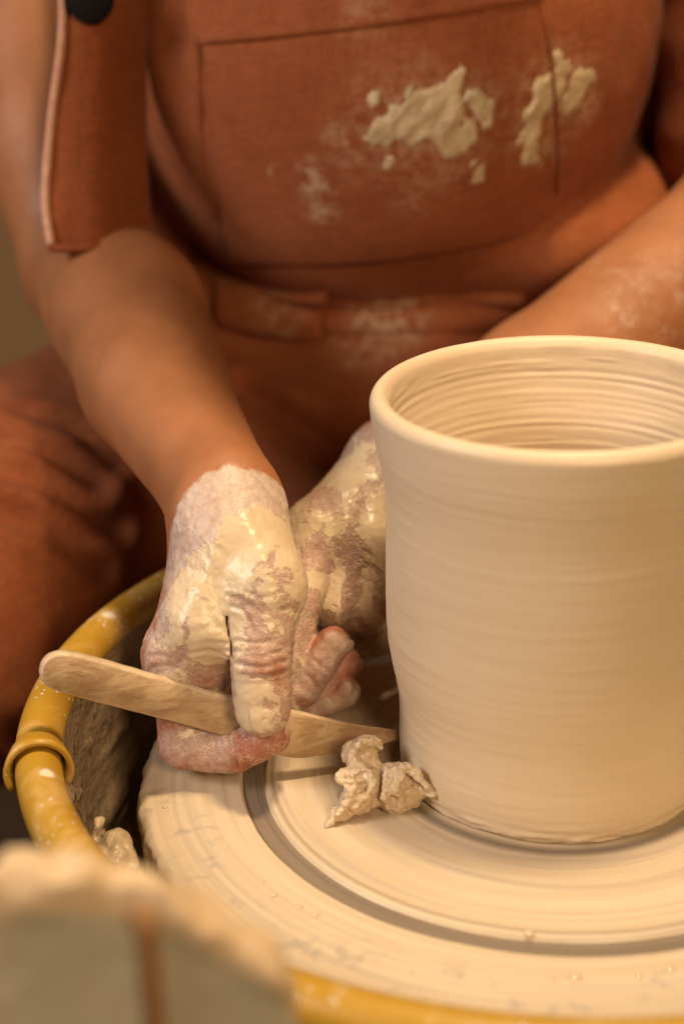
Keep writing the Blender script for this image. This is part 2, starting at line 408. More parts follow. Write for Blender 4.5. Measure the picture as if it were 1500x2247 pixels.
# the wheel's housing under the pan, on legs
wt = empty('pottery_wheel', (0, 0, -.62)); tag(wt, 'dark housing of the pottery wheel beneath the yellow pan', 'pottery wheel')
def child(o, p): o.parent = p; o.matrix_parent_inverse = Matrix.Translation(-Vector(p.location)); return o
child(box('housing', (-.17, -.33, -.20), (.17, .16, -.075), TABM), wt)
child(box('tray', (-.235, -.34, -.0745), (.235, -.216, -.062), TABM), wt)
for sx in (-.15, .15):
    for sy in (-.3, .13): child(box('leg', (sx-.015, sy-.015, -.62), (sx+.015, sy+.015, -.2), TABM), wt)

# splash pan in two halves, one sleeve over the other at the joint
pan = empty('splash_pan', (0, 0, -.07)); tag(pan, 'yellow plastic splash pan with rolled rim around the wheel head', 'splash pan')
RP, ZP = .2012, .0255
def pan_half(a0, a1, tr, name, flare=False):
    a = np.linspace(a0, a1, 140); n = len(a)
    rad = np.full(n, tr)
    if flare:
        s = (a-a0)*RP; s2 = (a1-a)*RP
        for q in (s, s2): rad = rad+.0032*sstep(.017, .006, q)+.0012*np.exp(-((q-.001)/.0022)**2)
    th = np.linspace(math.radians(215), math.radians(-35), 22)     # rolled lip, open underneath
    prof = [(None, None)]
    A, T = np.meshgrid(a, th, indexing='ij'); rr = rad[:, None]
    Rr = RP-rr*np.cos(T)*-1*-1; Zz = ZP+rr*np.sin(T)
    V = np.stack([Rr*np.cos(A), Rr*np.sin(A), Zz], -1)
    Vi = V  # inner underside gives the lip its thickness
    Vb = np.stack([(RP-(rr-.0022)*np.cos(T))*np.cos(A), (RP-(rr-.0022)*np.cos(T))*np.sin(A), ZP+(rr-.0022)*np.sin(T)], -1)[:, ::-1]
    V = np.concatenate([V, Vb], 1)
    m2 = V.shape[1]; Fq = grid_faces(n, m2, cv=True); i = np.arange(m2//2-1)
    c0 = np.stack([i, i+1, m2-2-i, m2-1-i], 1); Fq = np.vstack([Fq, c0, c0[:, ::-1]+(n-1)*m2])
    return child(mesh_np(name, V.reshape(-1, 3), Fq, PAN), pan)
J0, J1 = math.radians(191.5), math.radians(-11.5)
pan_half(J1, J0, .0090, 'back_rim', True)
pan_half(J0-.06, 2*math.pi+J1+.06, .0088, 'front_rim')
def wob(T, Rr, Zz):
    p = np.stack([np.cos(T)*3, np.sin(T)*3, Zz*14], -1).reshape(-1, 3)*2.2
    d = np.maximum(fbm(p*2.5, 4, 5), -.1).reshape(T.shape)
    return Rr-.0032*d*(Zz < .012), Zz
w = lathe('wall', [(.1925, .0235), (.1922, .018)]+[(.192-.004*t, .014-.07*t) for t in np.linspace(0, 1, 50)]+[(.184, -.0602), (.17, -.062), (.10, -.0622), (.001, -.0622)], PAND, None, 300, wob); child(w, pan)
w = lathe('outer_wall', [(.1945, .022), (.197, .0), (.195, -.04), (.188, -.068), (.1, -.0722), (.001, -.0722)], PAN, None, 160); child(w, pan)

# wheel head
wh = empty('wheel_head', (0, 0, -.062)); tag(wh, 'round wheel head coated in cream slip with a grey groove ring', 'wheel head')
def slipw(T, Rr, Zz):
    p = np.stack([np.cos(T)*Rr*60, np.sin(T)*Rr*60, Zz*60+0*T], -1).reshape(-1, 3)
    d = fbm(p, 3, 2).reshape(T.shape); e = fbm(np.stack([np.cos(T)*26, np.sin(T)*26, Zz*120], -1).reshape(-1, 3), 3, 9).reshape(T.shape)
    ed = sstep(.158, .165, Rr)
    tr = vnoise(np.stack([Rr*700, 0*Rr+np.round(T*0), 0*Rr], -1).reshape(-1, 3), 3).reshape(T.shape)
    return Rr+ed*e*.0013, Zz+np.where(Rr < .16, d*.00014+tr*.00001, 0)*(Zz > -.003)
pr = [(.003, 0)]+[(r, 0) for r in np.linspace(.01, .058, 12)]+[(r, 0) for r in np.linspace(.06, .1148, 90)]+[(.1152, -.0006), (.1156, -.0016), (.1160, -.0019)]
pr2 = [(.1240, -.0019), (.1244, -.0015), (.1249, -.0003)]+[(r, 0) for r in np.linspace(.1255, .1605, 60)]
pr2 += [(.1605+.0045*math.sin(t), -.0045+.0045*math.cos(t)) for t in np.linspace(.1, math.pi/2, 8)]+[(.1652-.0008*t, -.006-.018*t) for t in np.linspace(0, 1, 16)]+[(.158, -.0262), (.05, -.0265), (.045, -.0615), (.001, -.0615)]
child(lathe('slip_coat', pr, WHEEL, None, 360, slipw), wh)
child(lathe('outer_ring', pr2, WHEEL, None, 420, slipw), wh)
child(lathe('groove', [(.1157, -.00175), (.119, -.0015), (.1215, -.00165), (.1243, -.00165)], GROOVE, None, 256), wh)

# glossy domes of slip, added on the wheel head to catch glints
DROP = M('wet_slip', .12, .6).col((.60, .48, .34)).m
bm = bmesh.new(); bmesh.ops.create_icosphere(bm, subdivisions=2, radius=1); dme = bpy.data.meshes.new('glint_drop'); bm.to_mesh(dme); bm.free(); dme.materials.append(DROP)
for q in dme.polygons: q.use_smooth = True
for px, py, r in ((1262, 2146, 2.2), (1240, 2143, 1.6), (1400, 2142, 1.6), (1470, 2128, 1.9), (1448, 2136, 1.2), (600, 1966, 1.5), (655, 1992, 1.4), (690, 2010, 1.8), (1212, 2148, 1.2), (1160, 2050, 2.0), (362, 1772, 1.0), (575, 1935, 1.1), (900, 2135, 1.2), (1080, 2160, 1.0)):
    o = bpy.data.objects.new('glint_drop', dme); COL.objects.link(o); p = atz(px, py, 0); o.location = (p[0], p[1], .0002); o.scale = (r*.001, r*.0008, r*.00045); o.rotation_euler.z = r*9; child(o, wh)

# ------------------------------------------------------------------ clay pot
ctl = [(.0, .0590), (.002, .0608), (.008, .0614), (.016, .0616), (.024, .0612), (.032, .0613), (.040, .0624), (.048, .0640), (.056, .0652), (.064, .0658), (.08, .0658), (.096, .0655), (.112, .0652), (.120, .0655), (.128, .0667), (.136, .0685), (.144, .0698), (.1515, .0706)]
zz = np.array([c[0] for c in ctl]); rr = np.array([c[1] for c in ctl])
zo = np.linspace(0, .1515, 190); ro = np.interp(zo, zz, rr)
ker = np.hanning(13); ker /= ker.sum(); rs = np.convolve(np.pad(ro, 6, 'edge'), ker, 'valid'); rs[:4] = ro[:4]
outer = list(zip(rs, zo+.0004))
lip = [(.0668+.0038*math.cos(t), .1519+.0050*math.sin(t)) for t in np.linspace(.1, math.pi*.93, 18)]
zi = np.linspace(.1505, .012, 200); ri = np.interp(zi, zz, rr)-.0075-.0012*sstep(.1, .02, zi)
ri = np.where(zi > .149, .0630, ri)
ri = np.convolve(np.pad(ri, 6, 'edge'), ker, 'valid')
ridge = .00006*np.sin(zi*2*math.pi/.0041+1.5*np.sin(zi*90))+.00005*np.sin(zi*2*math.pi/.0031)+.00008*vnoise(np.stack([zi*1400, 0*zi, 0*zi], 1), 8)
ri = ri+ridge*sstep(.150, .142, zi)
inner = list(zip(ri, zi))+[(r, .0112+.0003*math.sin(r*900)) for r in np.linspace(.050, .001, 24)]
def potw(T, Rr, Zz):
    foot = sstep(.009, .0015, Zz)*(Rr > .055)
    e = fbm(np.stack([np.cos(T)*5, np.sin(T)*5, Zz*900], -1).reshape(-1, 3), 3, 21).reshape(T.shape)
    rim = sstep(.1505, .1545, Zz)
    g = fbm(np.stack([np.cos(T)*2.5, np.sin(T)*2.5, Zz*600+Rr*900], -1).reshape(-1, 3), 3, 33).reshape(T.shape)
    spiral = np.sin(Zz*2*math.pi/.0066+T)*.000015*(Rr > .064)
    ins = (Zz < .154)*(Zz > .144)*(Rr < .0655)
    return Rr+foot*e*.0011+g*.00012+spiral-ins*np.abs(g)*.00025, Zz+rim*g*.00012
pot = lathe('clay_pot', outer+lip+inner, POT, None, 320, potw)
tag(pot, 'tall pale clay pot with flared rim, freshly thrown on the wheel head', 'pot')

# ------------------------------------------------------------------ wooden knife
def knife_y(px): return -.030+(px-85)/(873-85)*.0325
top = [(85, 1487), (92, 1462), (112, 1447), (150, 1444), (240, 1465), (330, 1488), (420, 1511), (510, 1534), (640, 1562), (760, 1586), (873, 1600)]
bot = [(875, 1618), (830, 1632), (770, 1645), (700, 1656), (640, 1660), (560, 1638), (510, 1622), (420, 1597), (320, 1573), (220, 1550), (135, 1528), (102, 1515), (88, 1502)]
out = np.vstack([spline(top, 40), spline(bot, 50)])
A = np.array([at(px, py, knife_y(px)) for px, py in out])
A[:, 1] += (A[:, 2]-.03)*.10                       # leans back a little
dirk = (at(873, 1610, knife_y(873))-at(85, 1480, knife_y(85))); dirk /= np.linalg.norm(dirk)
nk = np.cross(dirk, [0, .1, 1]); nk /= np.linalg.norm(nk); nk = nk if nk[1] > 0 else -nk
cen = A.mean(0)
bm = bmesh.new()
thick = lambda a: .0046*(1-.75*sstep(-.10, -.062, a[0]))
axis0 = at(85, 1480, knife_y(85))
rings = []
for off, ins in ((.0, .0012), (.10, .0004), (.25, 0), (.75, 0), (.90, .0004), (1., .0012)):
    vs = []
    for k, a in enumerate(A):
        mid = axis0+dirk*np.clip((a-axis0)@dirk, .006, .134)
        inn = mid-a; inn /= max(np.linalg.norm(inn), 1e-6)
        j = .00025*vnoise(np.array([a*260]), 3)[0]
        vs.append(bm.verts.new(a+inn*(ins+j)+nk*off*thick(a)))
    rings.append(vs)
for r0, r1 in zip(rings, rings[1:]):
    for i in range(len(r0)): bm.faces.new((r0[i], r0[(i+1) % len(r0)], r1[(i+1) % len(r0)], r1[i]))
for r in (rings[0], rings[-1]): bm.faces.new(r)
bmesh.ops.triangulate(bm, faces=[f for f in bm.faces if len(f.verts) > 4]); bmesh.ops.recalc_face_normals(bm, faces=bm.faces)
me = bpy.data.meshes.new('wooden_knife'); bm.to_mesh(me); bm.free(); me.materials.append(WOOD); me.materials.append(SCRAP2)
for q in me.polygons:
    q.use_smooth = True; q.material_index = 0 if abs(q.normal@Vector(nk)) > .8 else 1
kn = bpy.data.objects.new('wooden_knife', me); COL.objects.link(kn)
tag(kn, 'clay-smeared wooden modelling knife gripped in the hand, its tip against the pot', 'knife')

# ------------------------------------------------------------------ the potter: one continuous body
def C(a, b, r1, r2, marks=()): return Cone(at(*a), at(*b), r1, r2, marks)
# right arm and hand (left in the picture)
RB = Blend([
    C((492, 1120, .028), (500, 1090, .034), .0185, .0185), C((486, 1125, .046), (480, 1085, .055), .0175, .019),
    C((500, 1090, .036), (352, 850, .135), .0190, .0285), C((470, 1090, .052), (328, 840, .15), .018, .031),
    C((352, 850, .135), (285, 690, .215), .0285, .0345), C((335, 840, .15), (265, 680, .225), .030, .035), C((290, 690, .215), (205, 590, .262), .036, .036),
    C((200, 590, .272), (118, 330, .30), .034, .036), C((118, 330, .30), (60, -250, .33), .036, .046),
    C((478, 1170, .022), (398, 1436, .008), .0165, .0126), C((470, 1170, .036), (404, 1428, .028), .0165, .0125),
    C((472, 1165, .048), (424, 1420, .046), .015, .0118), C((478, 1160, .056), (452, 1412, .061), .014, .0108),
    C((540, 1150, .024), (583, 1285, -.0005), .0165, .0145), C((505, 1215, .014), (448, 1365, .000), .0175, .0142), C((540, 1240, .03), (500, 1330, .032), .016, .014),
    C((448, 1365, .000), (448, 1478, .0035), .0142, .0120),
    Cone(at(380, 1440, .000), at(392, 1462, -.002), .0118, .0105),
], .010)
cr = lambda t, w=.035, a=-.0007: (t, w, a)
thumb = Finger(RB, [C((583, 1285, -.0005), (571, 1452, -.0165), .0140, .0117, (cr(.80), cr(.90), cr(1.0), cr(.35, .05, -.0006), (.94, .25, .0006))),
                    C((571, 1452, -.0165), (577, 1556, -.0215), .0117, .0104, (cr(.0, .05), cr(.16, .06), cr(.30, .06, -.0004), (.7, .3, .0007)))], .008)
index = Finger(RB, [C((398, 1436, .008), (402, 1632, -.004), .0124, .0098, (cr(.55, .05, -.0005),)),
                    C((402, 1632, -.004), (508, 1648, -.010), .0098, .0088, (cr(.02, .05, -.0006), cr(.5, .35, .0006))),
                    C((508, 1648, -.010), (598, 1618, -.0155), .0088, .0068, (cr(.0, .06, -.0013), cr(.5, .3, .0005)))], .006)
middle = Finger(RB, [C((404, 1428, .028), (530, 1575, .016), .0122, .0098), C((530, 1575, .016), (660, 1505, .024), .0096, .0086), C((660, 1505, .024), (731, 1412, .027), .0086, .0070, (cr(.1, .07), cr(.55, .3, .0005)))], .006)
ring = Finger(RB, [C((424, 1420, .046), (570, 1545, .032), .0115, .0092), C((570, 1545, .032), (695, 1515, .036), .009, .0082), C((695, 1515, .036), (758, 1455, .041), .0082, .0067, (cr(.1, .07), cr(.55, .3, .0004)))], .006)
pinky = Finger(RB, [C((452, 1412, .061), (575, 1490, .056), .0102, .0085), C((575, 1490, .056), (690, 1540, .036), .0082, .0076), C((690, 1540, .036), (758, 1518, .034), .0076, .0064, (cr(.1, .08), cr(.55, .3, .0004)))], .006)
def nail(a, b, r, up, ln, wd):
    a, b = at(*a), at(*b); ax = (b-a)/np.linalg.norm(b-a); up = np.array(up, float); up = up-ax*(up@ax); up /= np.linalg.norm(up); sd = np.cross(ax, up)
    return Ell(b+up*(r-.0012)+ax*.0012, (ln/2, wd/2, .0019), np.stack([ax, sd, up], 1))
nails = [nail((571, 1452, -.0165), (577, 1556, -.0215), .0109, (.15, -1, .25), .0135, .0125),
         nail((660, 1505, .024), (731, 1412, .027), .0070, (1, -.55, .1), .0105, .0088), nail((695, 1515, .036), (758, 1455, .041), .0067, (1, -.6, .0), .0098, .0084), nail((690, 1540, .036), (758, 1518, .034), .0064, (.5, -.6, .7), .0085, .0074)]
NAILS = Blend(nails, .0001)
# left arm and hand (behind the pot)
LB = Blend([
    C((1710, -250, .345), (1690, 470, .30), .047, .043), C((1690, 470, .30), (1640, 520, .28), .043, .043), C((1640, 520, .28), (1190, 865, .185), .043, .037),
    C((1190, 865, .185), (882, 1030, .110), .037, .0245), C((900, 1060, .12), (1190, 890, .20), .022, .032),
    C((870, 1035, .105), (700, 1160, .066), .021, .0135), C((870, 1045, .108), (752, 1182, .064), .021, .0130), C((880, 1050, .112), (806, 1190, .066), .020, .0125), C((890, 1055, .116), (858, 1186, .074), .019, .0115),
    C((860, 1080, .11), (790, 1220, .092), .02, .015),
], .010)
lindex = Finger(LB, [C((700, 1160, .066), (656, 1325, .038), .0125, .0090, (cr(.5, .08, -.0005),)), C((656, 1325, .038), (640, 1450, .026), .0090, .0078, (cr(.0, .06),)), C((640, 1450, .026), (636, 1535, .020), .0078, .0065)], .006)
lmid = Finger(LB, [C((752, 1182, .064), (738, 1325, .050), .0128, .0105), C((738, 1325, .050), (778, 1402, .070), .0103, .009), C((778, 1402, .070), (782, 1330, .088), .009, .007)], .006)
lring = Finger(LB, [C((806, 1190, .066), (798, 1335, .052), .0124, .0102), C((798, 1335, .052), (822, 1395, .072), .010, .009), C((822, 1395, .072), (825, 1330, .09), .009, .007)], .006)
lpink = Finger(LB, [C((858, 1186, .074), (848, 1310, .068), .0112, .009), C((848, 1310, .068), (862, 1360, .085), .009, .008)], .006)
lthumb = Finger(LB, [C((800, 1190, .10), (735, 1290, .085), .014, .011), C((735, 1290, .085), (735, 1370, .075), .011, .008)], .006)
hx, hy, hz = -.045, .150, .525
head = Blend([Ell((hx, hy, hz), (.074, .092, .098)), Ell((hx, hy-.05, hz-.065), (.052, .055, .058)), Cone((hx, hy-.087, hz-.03), (hx, hy-.103, hz-.053), .009, .012), Cone((hx, hy+.035, hz-.075), (-.05, .36, .40), .056, .062), Ell((hx-.073, hy+.01, hz-.025), (.012, .022, .032)), Ell((hx+.073, hy+.01, hz-.025), (.012, .022, .032))], .018)
hair_cap = Ell((hx, hy+.017, hz+.015), (.081, .096, .098))
core = Blend([Ell((-.05, .40, .30), (.115, .06, .20)), Ell((-.05, .42, .07), (.13, .06, .11)), C((60, -250, .33), (500, -500, .40), .05, .06), C((1710, -250, .345), (1300, -500, .40), .047, .06)], .03)
class Carve:
    def __init__(s, f, a, b, w, dep): s.f = f; s.a = at(*a); s.b = at(*b); s.w = w; s.dep = dep
    def __call__(s, p):
        d = s.b-s.a; q = p-s.a; t = np.clip((q[:, 2]*d[2])/(d[2]*d[2]), -.2, 1.2); c = s.a+t[:, None]*d; c[:, 0] += .0009*np.sin(t*4.2)-.0005*np.sin(t*11)
        bx = np.maximum.reduce([np.abs(p[:, 0]-c[:, 0])-s.w*np.clip(1.25-t, .2, 1.2), np.abs(p[:, 1]-c[:, 1])-s.dep, np.abs(t-.5)*abs(d[2])-abs(d[2])*.5])
        return -smin(-s.f(p), bx, .0016)
def slit(f): return Carve(f, (498, 1350, -.012), (506, 1505, -.014), .00035, .009)
def axis(lo, hi, f0, f1, fine, coarse):
    return np.concatenate([np.arange(lo, f0, coarse), np.arange(f0, f1, fine), np.arange(f1, hi, coarse)])
FN = .0008
V, F = surface([slit(RB), slit(thumb), slit(index), slit(middle), slit(ring), slit(pinky), NAILS, LB, lindex, lmid, lring, lpink, lthumb, core, head],
               axis(-.42, .36, -.172, -.038, FN, .004), axis(-.045, .53, -.040, .098, FN, .004), axis(-.06, .66, .001, .135, FN, .004))
person = mesh_np('person', V, F, SKIN)
V = coords(person); Nn = normals(person)
# how far each point lies up its arm, for the tide line of slip at the wrist
wr = at(495, 1105, .035); el = at(265, 680, .215); ad = (el-wr)/np.linalg.norm(el-wr); sR = (V-wr)@ad
wl = at(882, 1030, .11); ll = at(1190, 865, .185); ld = (ll-wl)/np.linalg.norm(ll-wl); sL = (V-wl)@ld
isL = np.minimum.reduce([f(V) for f in (LB, lindex, lmid, lring, lpink, lthumb)]) < np.minimum.reduce([f(V) for f in (RB, thumb, index, middle, ring, pinky)])
sa = np.where(isL, sL, sR)
nz = fbm(V*60, 3, 4)
film = .44*sstep(-.007, -.013, sa+nz*.003)
dors = sstep(.2, .75, -Nn[:, 0]*.9+Nn[:, 1]*.3)            # back of the right hand stays thinly coated
thick = .38*sstep(-.022, -.034, sa+nz*.006)*np.where(isL, 1-.5*sstep(-.045, -.065, sa), (1-.85*dors)*(1-.95*sstep(-.050, -.072, sa+nz*.012)))
cov = film+thick
fi = np.minimum.reduce([index.chain(V), middle.chain(V), ring.chain(V), pinky.chain(V)]); onf = sstep(.004, .0, fi)*(~isL)
kn_i = sstep(.034, .018, np.linalg.norm(V-at(375, 1440, -.004), axis=1))
inner = sstep(.003, .0, np.minimum.reduce([middle.chain(V), ring.chain(V), pinky.chain(V)]))*(~isL)
cov = cov-.34*onf*sstep(-.01, -.03, sa)-.12*inner-.22*kn_i*(~isL)
tip = sstep(.016, .004, np.linalg.norm(V-at(578, 1560, -.030), axis=1)); cov = cov+.3*tip
thb = sstep(.014, .006, np.linalg.norm(V-at(575, 1440, -.026), axis=1)); cov = cov-.16*thb
cov = np.maximum(cov, .075*sstep(.05, .02, np.linalg.norm(V-at(1430, 640, .19), axis=1)))
attr(person, 'film', sstep(-.048, -.03, sa)*np.where(isL, .3, 1)+.5*dors*(~isL))
attr(person, 'clay', np.clip(cov, 0, 1.2)); attr(person, 'red', np.clip(.9*onf+.6*kn_i*(~isL)+.5*sstep(-.01, -.05, sa), 0, 1))
hand = sstep(.0, -.02, sa)
lum = .0005*np.maximum(fbm(V*105, 2, 11), -.1)*hand*np.clip(cov*1.3, 0, 1)+.00016*fbm(V*480, 2, 14)*hand
rid = (1-np.abs(fbm(V*np.array([300, 300, 220]), 2, 17)))**3*.00022*hand*(1-np.clip(cov, 0, 1))
BODY = [RB, thumb, index, middle, ring, pinky, LB, lindex, lmid, lring, lpink]
def trace(f, pix, t0, n):
    pix = np.atleast_2d(np.array(pix, float)); d = FW+RT*((pix[:, :1]-750)/FPX)-UP*((pix[:, 1:2]-1123.5)/FPX); d = d/np.linalg.norm(d, axis=1)[:, None]; p = CP+d*t0
    for _ in range(n):
        sd = f(p); p = p+d*np.where(sd < .0003, 0, np.maximum(sd*.9, .0002))[:, None]
    return p
groove = np.zeros(len(V)); near = np.where(sa < .03)[0]; Vn = V[near]
for line, dep, wid in (([(420, 1434), (460, 1428), (500, 1446)], .0012, .0009), ([(436, 1462), (475, 1470), (500, 1498)], .0008, .0008), ([(450, 1410), (480, 1408), (500, 1415)], .0006, .0007),
        ([(514, 1428), (570, 1440), (630, 1424)], .0008, .0008), ([(514, 1456), (575, 1464), (632, 1448)], .0009, .0008), ([(520, 1482), (575, 1486), (628, 1474)], .0006, .0007), ([(516, 1404), (560, 1412), (620, 1398)], .0005, .0007),
        ([(508, 1330), (538, 1346), (556, 1390)], .0007, .0008), ([(496, 1306), (528, 1314), (556, 1332)], .0006, .0008), ([(540, 1300), (575, 1312), (620, 1300)], .0006, .0009), ([(535, 1330), (580, 1345), (628, 1335)], .0005, .0008),
        ([(504, 1612), (510, 1650), (520, 1688)], .0016, .0010), ([(440, 1632), (452, 1660), (458, 1688)], .0005, .0008), ([(380, 1600), (400, 1640), (398, 1680)], .0005, .0009),
        ([(334, 1402), (362, 1420), (396, 1424)], .0005, .0008), ([(328, 1470), (360, 1462), (402, 1474)], .0006, .0009), ([(326, 1440), (350, 1438), (380, 1446)], .0005, .0008),
        ([(478, 1200), (440, 1300), (388, 1420)], -.0010, .0042), ([(530, 1130), (566, 1200), (588, 1270)], -.0009, .0036), ([(430, 1290), (460, 1340), (470, 1400)], -.0006, .004),
        ([(672, 1480), (690, 1500), (700, 1512)], .0006, .0008), ([(690, 1450), (712, 1468), (722, 1476)], .0005, .0007), ([(700, 1100), (680, 1130), (690, 1170)], -.0008, .004), ([(790, 1080), (765, 1130), (755, 1180)], -.0009, .004), ([(830, 1100), (815, 1150), (805, 1190)], -.0008, .004)):
    Pl = trace(lambda p: np.minimum.reduce([f(p) for f in BODY]), spline(line, 26), .5, 45)
    sel = ((Vn > Pl.min(0)-4*wid) & (Vn < Pl.max(0)+4*wid)).all(1); ii = near[sel]
    dl = np.min(np.linalg.norm(V[ii][:, None, :]-Pl[None], axis=2), axis=1)
    jag = .65+.7*np.clip(fbm(V[ii]*260, 2, 31)+.3, 0, 1)
    prof = -dep*jag*(.55 if dep > 0 and dep < .0015 else 1.)*np.exp(-(dl/wid)**2)
    if dep > 0: prof = prof+.22*dep*np.exp(-((dl-2.1*wid)/wid)**2)
    groove[ii] += prof
setco(person, V+Nn*(lum-rid+groove)[:, None])
tag(person, 'potter in rust overalls with slip-covered hands working at the wheel', 'person')

V, F = surface([hair_cap], np.arange(-.17, .04, .004), np.arange(.05, .29, .004), np.arange(.42, .66, .004))
HAIR = M('brown_hair', .5); HAIR.col(HAIR.mix(HAIR.noise(1, 3, stretch=(300, 40, 40)), (.05, .025, .012), (.11, .055, .025)))
keep = ~((V[F].mean(1)[:, 1] < hy-.025) & (V[F].mean(1)[:, 2] < hz+.04))
mesh_np('hair', V, F[keep], HAIR.m, person)

# ------------------------------------------------------------------ overalls
_t = math.radians(7); TILT = np.array([[math.cos(_t), 0, math.sin(_t)], [0, 1, 0], [-math.sin(_t), 0, math.cos(_t)]])
bulge = Ell((-.054, .356, .246), (.148, .128, .156), TILT); bulge2 = Ell((-.052, .375, .31), (.150, .114, .18))
BUL = Blend([bulge, bulge2], .03)
fold = Ell((.015, .390, .140), (.135, .115, .056), TILT); lower = Ell((-.045, .405, .075), (.150, .100, .105))
band = Ell((-.045, .400, .098), (.145, .106, .028))
crotch = Ell((-.05, .33, .00), (.12, .12, .09))
thR = Blend([Cone((-.13, .42, .012), (-.33, .16, -.028), .098, .084), Cone((-.33, .16, -.028), (-.40, .06, -.06), .084, .074), Cone((-.40, .06, -.06), (-.40, .14, -.48), .074, .055)], .04)
thL = Blend([Cone((.04, .42, .03), (.27, .16, -.01), .098, .084), Cone((.27, .16, -.01), (.33, .06, -.04), .084, .074), Cone((.33, .06, -.04), (.34, .14, -.48), .074, .055)], .04)
hips = Blend([lower, crotch, Ell((-.05, .45, .04), (.17, .10, .12)), thR, thL], .03)
back = Blend([Ell((-.05, .47, .30), (.182, .075, .26)), Ell((-.165, .43, .20), (.075, .07, .19)), Ell((.085, .43, .25), (.07, .06, .17)), Ell((-.05, .45, .45), (.15, .06, .09))], .04)
g = np.arange
V, F = surface([BUL, fold, band, hips, back], g(-.52, .46, .004), g(-.03, .60, .004), g(-.56, .62, .004), 12, .03)
ov = mesh_np('overalls', V, F, CLOTH, person)
V = coords(ov); Nn = normals(ov)
bl = sstep(.01, -.002, BUL(V))
fold_n = fbm(V*np.array([9, 9, 26]), 3, 51); crease = (1-np.abs(fbm(V*np.array([14, 14, 30])+V[:, [2, 0, 1]]*8, 2, 55)))**4
thm = sstep(.01, -.002, thR(V))
tens = fbm(V*np.array([26, 12, 11])+V[:, [2, 0, 1]]*14, 3, 61)*.0013*bl
dsp = tens+.0032*fold_n*(1-.8*bl)+.0025*crease*thm-.0035*sstep(.012, .0, np.abs((V-np.array([-.25, .17, .08]))@np.array([.3, .35, .88])-.0))*thm
pleat = np.sin(V[:, 0]*260+fbm(V*20, 2, 3)*2)*.0009*bl*sstep(.20, .235, V[:, 2])
def ovsdf(p):
    return np.minimum.reduce([BUL(p), fold(p), band(p), hips(p), back(p)])
def on_cloth(px, py): return trace(ovsdf, [(px, py)], .55, 70)[0]
for line, dep in (([(-20, 965), (90, 985), (210, 1060)], .0048), ([(-20, 1035), (120, 1078), (260, 1165)], .0048), ([(50, 925), (160, 958), (250, 1020)], .0035), ([(-20, 1120), (100, 1160), (230, 1250)], .004), ([(520, 850), (640, 925), (760, 1000)], .005)):
    Pl = trace(ovsdf, spline(line, 40), .55, 70)
    dl = np.full(len(V), 1.); ii = np.where(((V > Pl.min(0)-.05) & (V < Pl.max(0)+.05)).all(1))[0]; dl[ii] = np.min(np.linalg.norm(V[ii][:, None, :]-Pl[None], axis=2), axis=1)
    dsp = dsp-dep*np.exp(-(dl/.0055)**2)+dep*.7*np.exp(-((dl-.012)/.006)**2)
setco(ov, V+Nn*(dsp+pleat)[:, None])
DUST = [(on_cloth(px, py), r, a) for px, py, r, a in [(690, 400, .012, .75), (705, 455, .010, .8), (680, 365, .007, .6), (600, 368, .0022, 1.4), (770, 340, .016, .35), (740, 300, .010, .4), (850, 700, .024, .8), (800, 770, .02, .55), (620, 680, .018, .4), (1250, 190, .016, .8), (1290, 230, .012, .6), (940, 160, .010, .25), (900, 440, .012, .3), (800, 40, .014, .3), (1200, 330, .014, .45), (600, 640, .006, .5), (900, 270, .036, .42), (960, 320, .03, .4), (1210, 230, .034, .45), (1040, 230, .02, .35)]]
def dust_of(V):
    d = np.zeros(len(V))
    for c, r, a in DUST: d = np.maximum(d, a*sstep(r*1.3, r*.3, np.linalg.norm(V-c, axis=1)))
    return d
attr(ov, 'dust', dust_of(coords(ov)))

def march_y(x, z, y0=.12):
    p = np.stack([x, np.full_like(x, y0), z], 1)
    for _ in range(70):
        s = ovsdf(p); p = p+np.stack([0*s, np.maximum(s*.85, 0), 0*s], 1)
    return p
def cloth_patch(name, quad, thick, mat, nu=40, nv=40, parent=ov, wav=0., closed=True):
    """cloth piece lying on the overalls, its corners given on the garment"""
    c = [on_cloth(*q) for q in quad]
    u, v = np.meshgrid(np.linspace(0, 1, nu), np.linspace(0, 1, nv), indexing='ij'); u = u.ravel()[:, None]; v = v.ravel()[:, None]
    b = (1-v)*((1-u)*c[0]+u*c[1])+v*((1-u)*c[3]+u*c[2])
    p = march_y(b[:, 0].copy(), b[:, 2].copy())
    e = np.minimum(np.minimum(u, 1-u)*nu, np.minimum(v, 1-v)*nv)[:, 0]
    off = np.where(e < .5, -.004, thick*(.75+.25*sstep(0, 4, e)))+wav*fbm(p*40, 2, 77)
    eps = 1e-4; n = np.stack([ovsdf(p+np.eye(3)[k]*eps)-ovsdf(p-np.eye(3)[k]*eps) for k in range(3)], 1); n /= np.linalg.norm(n, axis=1)[:, None]
    o = mesh_np(name, p+n*off[:, None], grid_faces(nu, nv)[:, ::-1], mat, parent)
    attr(o, 'dust', dust_of(p))
    return o
cloth_patch('pocket', [(432, 74), (1195, -30), (1228, 512), (495, 574)], .0016, CLOTH, 60, 60, wav=.0004)
cloth_patch('pocket_hem', [(430, 70), (1196, -34), (1197, -2), (431, 100)], .0040, CLOTH, 60, 8)
cloth_patch('waist_tab', [(470, 610), (722, 640), (712, 745), (480, 710)], .0065, CLOTH, 40, 30)
cloth_patch('waistband', [(700, 655), (1160, 655), (1120, 770), (705, 768)], .0026, CLOTH, 50, 30)
